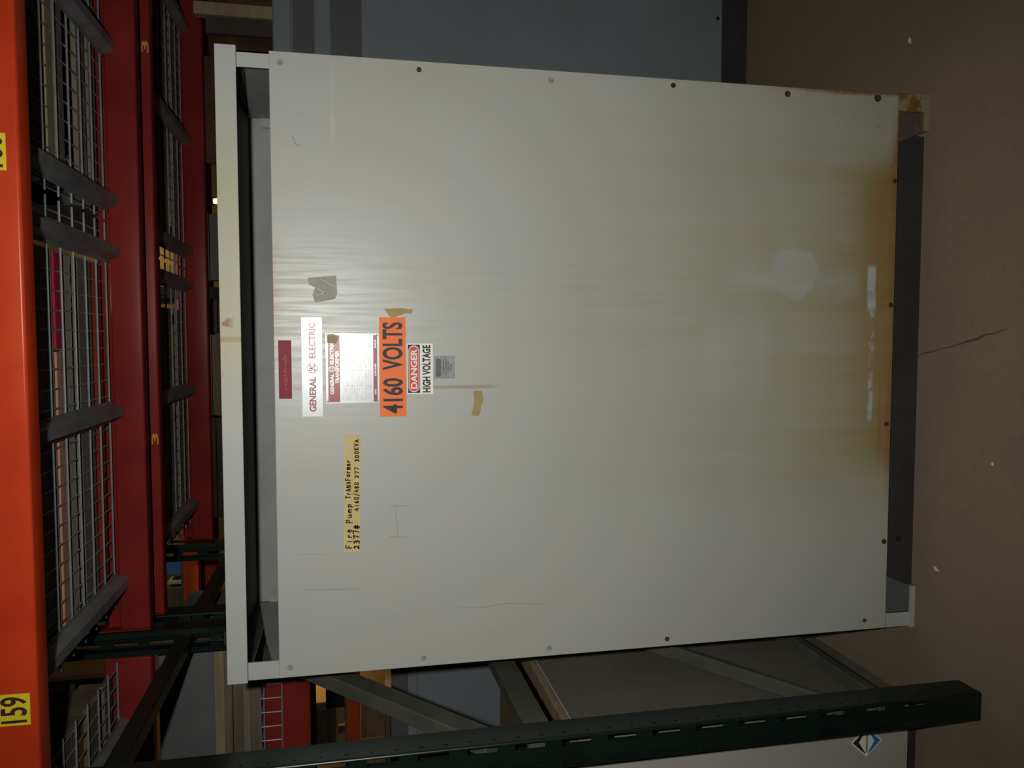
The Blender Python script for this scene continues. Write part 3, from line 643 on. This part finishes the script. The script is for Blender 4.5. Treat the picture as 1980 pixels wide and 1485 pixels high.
# ------------------------------------------------------------------ loads on the decks
def pallet(label, x0, x1, boards, z, h=.09, y_lo=1.75, y_hi=2.5, m='wood'):
    """boards: (y0, y1, material) of the bottom boards running along x"""
    r = thing('pallet', label, 'pallet', ((x0 + x1) / 2, (y_lo + y_hi) / 2, z), 'pallets on the wire decks')
    for (a, b_, mm, *xr) in boards:
        xa, xb = xr if xr else (x0, x1)
        bx('bottom_board', M[mm], r, xa, xb, a, b_, z, z + .016, .002, 1)
    for x in (x0 + .02, (x0 + x1) / 2 - .02, x1 - .06): bx('stringer', M[m], r, x, x + .04, y_lo, y_hi, z + .0165, z + h)
    y = y_lo
    while y < y_hi - .05: bx('top_board', M[m], r, x0, x1, y, y + .085, z + h + .0005, z + h + .017, .002, 1); y += .105
    return r
ZP = ZD + .0085
pallet('pallet with one red and several grey bottom boards, on the longest nearer wire deck', -.77, .215,
       [(1.76, 1.86, 'wood'), (1.955, 2.108, 'wood_pale'), (2.125, 2.183, 'wood_red', -.03, .215), (2.125, 2.183, 'wood_pink', -.77, -.032),
        (2.188, 2.242, 'wood_pale'), (2.296, 2.408, 'wood_brown'), (2.445, 2.499, 'beam_red')], ZP)
pallet('pallet with a tan bottom board, on the nearer wire deck behind the 160 tag', .42, 1.44,
       [(1.76, 1.85, 'wood'), (1.99, 2.085, 'wood_brown'), (2.115, 2.160, 'wood_tan'), (2.165, 2.235, 'wood_brown'), (2.34, 2.41, 'wood_brown'), (2.44, 2.50, 'wood_brown')], ZP)
pallet('brown pallet on the nearer wire deck left of the dark green posts', -2.0, -1.0,
       [(1.76, 1.85, 'wood'), (1.95, 2.06, 'wood'), (2.10, 2.20, 'wood'), (2.28, 2.37, 'wood'), (2.42, 2.49, 'wood')], ZP)
def carton(name, label, cat, m, x0, x1, y0_, y1_, z0, z1, group=None, lid=True, lm=None):
    r = thing(name, label, cat, ((x0 + x1) / 2, (y0_ + y1_) / 2, z0), group)
    bx('body', m, r, x0, x1, y0_, y1_, z0, z1 - (.03 if lid else 0), .004, 1)
    if lid: bx('lid', lm or m, r, x0 - .004, x1 + .004, y0_ - .004, y1_ + .004, z1 - .0295, z1, .003, 1)
    return r
ZT = ZP + .0975 + .0105  # cartons put over the pallets to block light from above
carton('crate', 'light-blocking dark carton added on the pallet with the red board', 'carton', M['box_dark'], -.74, .20, 1.77, 2.48, ZT, ZT + .7, 'dark cartons added to block light')
carton('crate', 'light-blocking dark carton added on the pallet with the tan board', 'carton', M['box_dark'], .44, 1.42, 1.77, 2.48, ZT, ZT + .7, 'dark cartons added to block light')
carton('crate', 'light-blocking dark carton added on the brown pallet left of the dark green posts', 'carton', M['box_dark'], -1.98, -1.02, 1.77, 2.48, ZT, ZT + .7, 'dark cartons added to block light')
Z2 = ZP - .010
def crate_second(label, x0, x1):
    pallet(label, x0, x1, [(2.75, 2.86, 'wood'), (2.94, 3.02, 'wood_grey'), (3.23, 3.30, 'wood_pale'), (3.345, 3.375, 'wood_brown'), (3.50, 3.60, 'wood_brown')], Z2, .09, 2.75, 3.6)
crate_second('pallet on the second row wire deck left of the gap', -.77, .12)
crate_second('pallet on the second row wire deck right of the gap', .40, 1.36)
carton('crate', 'light-blocking dark carton added on the second row pallet left of the gap', 'carton', M['box_dark'], -.75, .10, 2.77, 3.6, Z2 + .108, Z2 + .8, 'dark cartons added to block light')
carton('crate', 'light-blocking dark carton added on the second row pallet right of the gap', 'carton', M['box_dark'], .42, 1.34, 2.77, 3.6, Z2 + .108, Z2 + .8, 'dark cartons added to block light')

# ---- board stack and grey box on the low left beam
zb = 1.8255 + .008
k = 0
for i in range(5):
    hgt = (.034, .026, .030, .024, .032)[i]
    o = bx('board', M[('wood', 'wood_grey', 'wood', 'wood', 'wood_tan')[i]], None, -2.0 + .02 * (i % 2), -1.005 - .012 * ((i * 3) % 4), 2.690 + .006 * (i % 3), 3.35, zb, zb + hgt, .002, 1)
    tag(o, ('brown board at the bottom of the stack on the low left beam', 'grey-brown board second from the bottom of the left stack', 'brown board in the middle of the left stack',
            'brown board second from the top of the left stack', 'tan board on top of the stack beside the grey box')[i], 'board', 'boards on the low left beam')
    zb += hgt + .0006
carton('metal_box', 'dark grey steel box resting on the brown boards left of the dark posts', 'box', M['box_grey'], -1.9, -1.000, 2.72, 3.30, zb, zb + .175, None, False)

# ------------------------------------------------------------------ cabinets around
def slate_cabinet(label, x0, x1, yf, yb, zbot, ztop, trims, base=True):
    r = thing('slate_cabinet', label, 'cabinet', ((x0 + x1) / 2, (yf + yb) / 2, 0 if base else zbot), None)
    bx('body', M['cab_blue'], r, x0, x1, yf, yb, zbot, ztop, .003, 1)
    for z0, z1, mm, dy in trims: bx('top_trim', M[mm], r, x0 - .002, x1 + .002, yf - dy, yf - .0005, z0, z1, .002, 1)
    if base: bx('skid', M['dark_base'], r, x0 + .03, x1 - .03, yf + .02, yb - .02, 0, zbot)
    return r
YC = 2.90
sc_ = slate_cabinet('large slate grey cabinet standing behind the transformer on the right', .30, 1.60, YC, 3.55, .113, 1.779,
    [(1.717, 1.774, 'cab_blue', .018), (1.640, 1.712, 'cab_dark', .004), (1.585, 1.638, 'cab_blue', .008), (1.478, 1.583, 'cab_dark', .003)])
MB().cyl((1.225, YC - .001, .135), (1.225, YC - .006, .135), .007, 10).build('screw', M['black'], sc_)
# board standing on it
bd = thing('timber_post', 'pale timber post standing on top of the slate cabinet, under the rear beam', 'timber', (1.26, 3.30, 1.779))
bx('face', M['wood_tan'], bd, 1.237, 1.285, 3.28, 3.33, 1.7795, 2.10, .003, 1)
bx('side_batten', M['crate_dark'], bd, 1.175, 1.2365, 3.30, 3.33, 1.7795, 2.06, .002, 1)
# left unit with the diamond emblem
lg = thing('grey_cabinet', 'warm grey cabinet with a black and blue diamond emblem, behind the slotted green post', 'cabinet', (-1.5, 2.2, 0))
bx('body', M['cab_grey'], lg, -2.1, -.9905, 1.870, 2.80, .035, .985, .003, 1)
tag(bx('side_shade_sheet', M['cab_side_shade'], lg, -.990, -.986, 1.880, 2.79, .040, .980), 'brownish grey sheet coloured for the shade on the cabinet side')  # thin added sheet, its colour carries the shade of this side
bx('top_board', M['wood_tan'], lg, -2.1, -.986, 1.866, 2.80, .986, 1.006, .003, 1)
bx('skid', M['dark_base'], lg, -2.08, -1.02, 1.885, 2.48, 0, .0348)
ye = 1.870; ex, ez = -1.098, .166
em = MB().poly([(ex - .043, ez), (ex, ez - .048), (ex + .043, ez), (ex, ez + .048)], ye - .0012, ye + .0004).build('diamond_emblem', M['white_vinyl'], lg)
MB().poly([(ex - .034, ez + .004), (ex - .030, ez + .004), (ex, ez + .024), (ex + .030, ez + .004), (ex + .034, ez + .004), (ex, ez + .042)], ye - .0016, ye - .0010).build('black_chevron', M['black_ink'], em)
MB().poly([(ex - .034, ez - .006), (ex, ez - .042), (ex + .034, ez - .006), (ex + .028, ez - .006), (ex, ez - .024), (ex - .028, ez - .006)], ye - .0016, ye - .0010).build('blue_chevron', M['logo_blue'], em)
mb = MB(); x = ex - .030
while x < ex + .030: mb.box(x, x + .0042, ye - .0016, ye - .0010, ez - .0035, ez + .0015); x += .0062
mb.build('emblem_print', M['foil_ink'], em)
# left rear: slate cabinet on a dark crate
dcr = thing('dark_crate', 'dark brown crate under the slate box, left of the transformer', 'crate', (-1.9, 3.2, 0))
bx('body', M['crate_dark'], dcr, -2.6, -1.02, 2.93, 3.55, .02, .88)
for z in (.03, .26, .49, .72): bx('slat', M['crate_dark'], dcr, -2.62, -1.00, 2.915, 2.9295, z, z + .15, .002, 1)
bx('skid', M['crate_dark'], dcr, -2.55, -1.06, 2.97, 3.5, 0, .0195)
sb = slate_cabinet('slate grey steel box on the dark crate, left of the transformer', -2.5, -1.02, 2.92, 3.5, .8805, 1.395, [(1.335, 1.394, 'cab_dark', .006), (1.30, 1.334, 'cab_blue', .010)], False)

# ------------------------------------------------------------------ far aisle
def far_beam(label, x0, x1, z0, z1, yf=6.50):
    r = thing('far_shelf_beam', label, 'rack beam', ((x0 + x1) / 2, yf + .03, z0), 'far aisle beams')
    bx('beam_rail', M['beam_far'], r, x0, x1, yf, yf + .06, z0, z1, .006, 2)
    bx('lower_lip', M['beam_far'], r, x0, x1, yf + .061, yf + .10, z0, z0 + (z1 - z0) * .5, .004, 1)
    return r
FPX = (-5.6, -2.65, .35, 3.35)
for i, x in enumerate(FPX):
    r = thing('far_upright_frame', ('dark rack frame at the far left of the far aisle', 'dark rack frame in the far aisle behind the left end of the roof',
              'dark rack frame in the far aisle behind the middle of the roof', 'dark rack frame at the right of the far aisle')[i], 'rack frame', (x, 7.0, 0), 'far aisle frames')
    for yy in (6.50, 7.45): bx('post', M['black'], r, x - .045, x + .045, yy, yy + .075, 0, 4.6)
    for z in (.3, 1.3, 2.3, 3.3, 4.3): bx('brace', M['black'], r, x - .02, x + .02, 6.576, 7.449, z, z + .04)
for i in range(3):
    x0, x1 = FPX[i] + .046, FPX[i + 1] - .046
    where = ('left', 'middle', 'right')[i]
    for z0, z1, nm in ((1.470, 1.578, 'lower'), (2.70, 2.812, 'upper')):
        far_beam('%s front orange beam of the far aisle rack, %s bay' % (nm, where), x0, x1, z0, z1)
        far_beam('%s rear orange beam of the far aisle rack, %s bay' % (nm, where), x0, x1, z0, z1, 7.43)
        bd_ = thing('far_shelf', 'dark shelf board on the %s beams of the far aisle rack, %s bay' % (nm, where), 'shelf', ((x0 + x1) / 2, 7.0, z1), 'far aisle shelves')
        bx('deck', M['wood_grey'], bd_, x0, x1, 6.505, 7.50, z1 + .0005, z1 + .018)
def far_box(name, label, cat, m, x0, x1, z0, z1, y0_=6.52, y1_=6.66, lid=True, lm=None):
    return carton(name, label, cat, M[m], x0, x1, y0_, y1_, z0, z1, 'boxes on the far aisle rack', lid, lm)
zl, zu = 1.597, 2.831
far_box('dark_bundle', 'black wrapped bundle above the far orange beam left of the transformer', 'bundle', 'black', -3.02, -2.878, zl, 1.745)
far_box('far_carton', 'grey carton on the far rack, left of the black bundle', 'carton', 'wood_grey', -3.34, -3.03, zl + .072, 1.85)
bs = thing('wooden_stand', 'small brown stand with a dark opening on the far orange beam', 'stand', (-3.2, 6.9, zl))
MB().box(-3.35, -3.03, 6.52, 6.66, zl + .052, zl + .0715).box(-3.35, -3.25, 6.52, 6.66, zl, zl + .0515).box(-3.16, -3.03, 6.52, 6.66, zl, zl + .0515).build('frame', M['carton'], bs)
far_box('far_carton', 'tan cardboard box below the far orange beam, left of the transformer', 'carton', 'carton', -3.30, -3.00, .90, 1.46)
far_box('far_carton', 'dark carton under the tan cardboard box in the far aisle', 'carton', 'box_dark', -3.50, -2.9, 0, .895)
far_box('blue_tote', 'blue box on the upper far beam, seen past the dark green posts', 'tote', 'blue', -1.845, -1.72, zu, 2.945, 6.52, 6.66, False)
far_box('cream_board', 'cream panel on the upper far beam, left of the blue box', 'panel', 'cream', -1.92, -1.893, zu, 2.935, 6.52, 6.66, False)
far_box('far_carton', 'grey carton on the upper far beam, left of the cream panel', 'carton', 'wood_grey', -2.30, -1.94, zu, 3.02, 6.52, 6.66)
row = [('brown far carton seen between the rear beam and the right end of the roof', 1.36, 2.15, 'brown_box', 2.62),
       ('mid grey far carton seen over the roof right of its middle', .45, .96, 'box_grey', 2.60),
       ('narrow dark grey far carton seen over the middle of the roof', .05, .30, 'box_dark', 2.55),
       ('grey far carton seen over the roof left of its middle', -.60, .03, 'wood_grey', 2.60),
       ('very dark far carton seen over the left half of the roof', -1.40, -.62, 'box_dark', 2.58)]
for lb, x0, x1, mm, zt in row:
    far_box('far_carton', lb, 'carton', mm, x0, x1, zl, zt)
# hanging lamps of the far aisle
def lamp(label, x, y, z, r):
    t = thing('hanging_lamp', label, 'lamp', (x, y, z), 'far aisle lamps')
    MB().cyl((x, y, z), (x, y, z + r * 1.2), r * .7, 16, r * .55).build('bulb', M['lamp'], t)
    MB().cyl((x, y, z + r * .9), (x, y, z + r * 2.6), r * 1.15, 16, r * .3).build('shade', M['black'], t)
    MB().cyl((x, y, z + r * 2.6), (x, y, 6.6), .008, 6).build('cord', M['black'], t)
lamp('small glowing lamp in the far aisle just above the roof right of its middle', 1.62, 10.0, 3.02, .05)
wl = thing('wall_lamp', 'small glowing lamp on the far tan wall seen left of the transformer', 'lamp', (-6.45, 13.99, 1.66))
MB().cyl((-6.45, 13.999, 1.66), (-6.45, 13.96, 1.66), .07, 16).build('back_plate', M['black'], wl)
MB().cyl((-6.45, 13.96, 1.66), (-6.45, 13.90, 1.66), .055, 16, .035).build('bulb', M['lamp'], wl)
# ------------------------------------------------------------------ litter on the floor
for lb, x, y, a, s in (('pale paper scrap on the floor right of the rusted foot', .826, 1.986, .3, .012), ('pale paper scrap on the floor in front of the clean grey foot', -.617, 1.825, 1.1, .011), ('tiny pale crumb on the floor in front of the transformer', -.306, 1.648, .2, .0055)):
    o = MB().add([(x + s * math.cos(a), y + s * math.sin(a), .0008), (x - .45*s*math.sin(a), y + .45*s*math.cos(a), .004), (x - s * math.cos(a), y - s * math.sin(a), .0008), (x + .4*s*math.sin(a), y - .4*s*math.cos(a), .0012),
                  (x + s * math.cos(a), y + s * math.sin(a), .0), (x - .45*s*math.sin(a), y + .45*s*math.cos(a), .0), (x - s * math.cos(a), y - s * math.sin(a), .0), (x + .4*s*math.sin(a), y - .4*s*math.cos(a), .0)],
                 [(0,1,2,3),(7,6,5,4),(0,4,5,1),(1,5,6,2),(2,6,7,3),(3,7,4,0)]).build('paper_scrap', M['paper'])
    tag(o, lb, 'scrap', 'scraps on the floor')
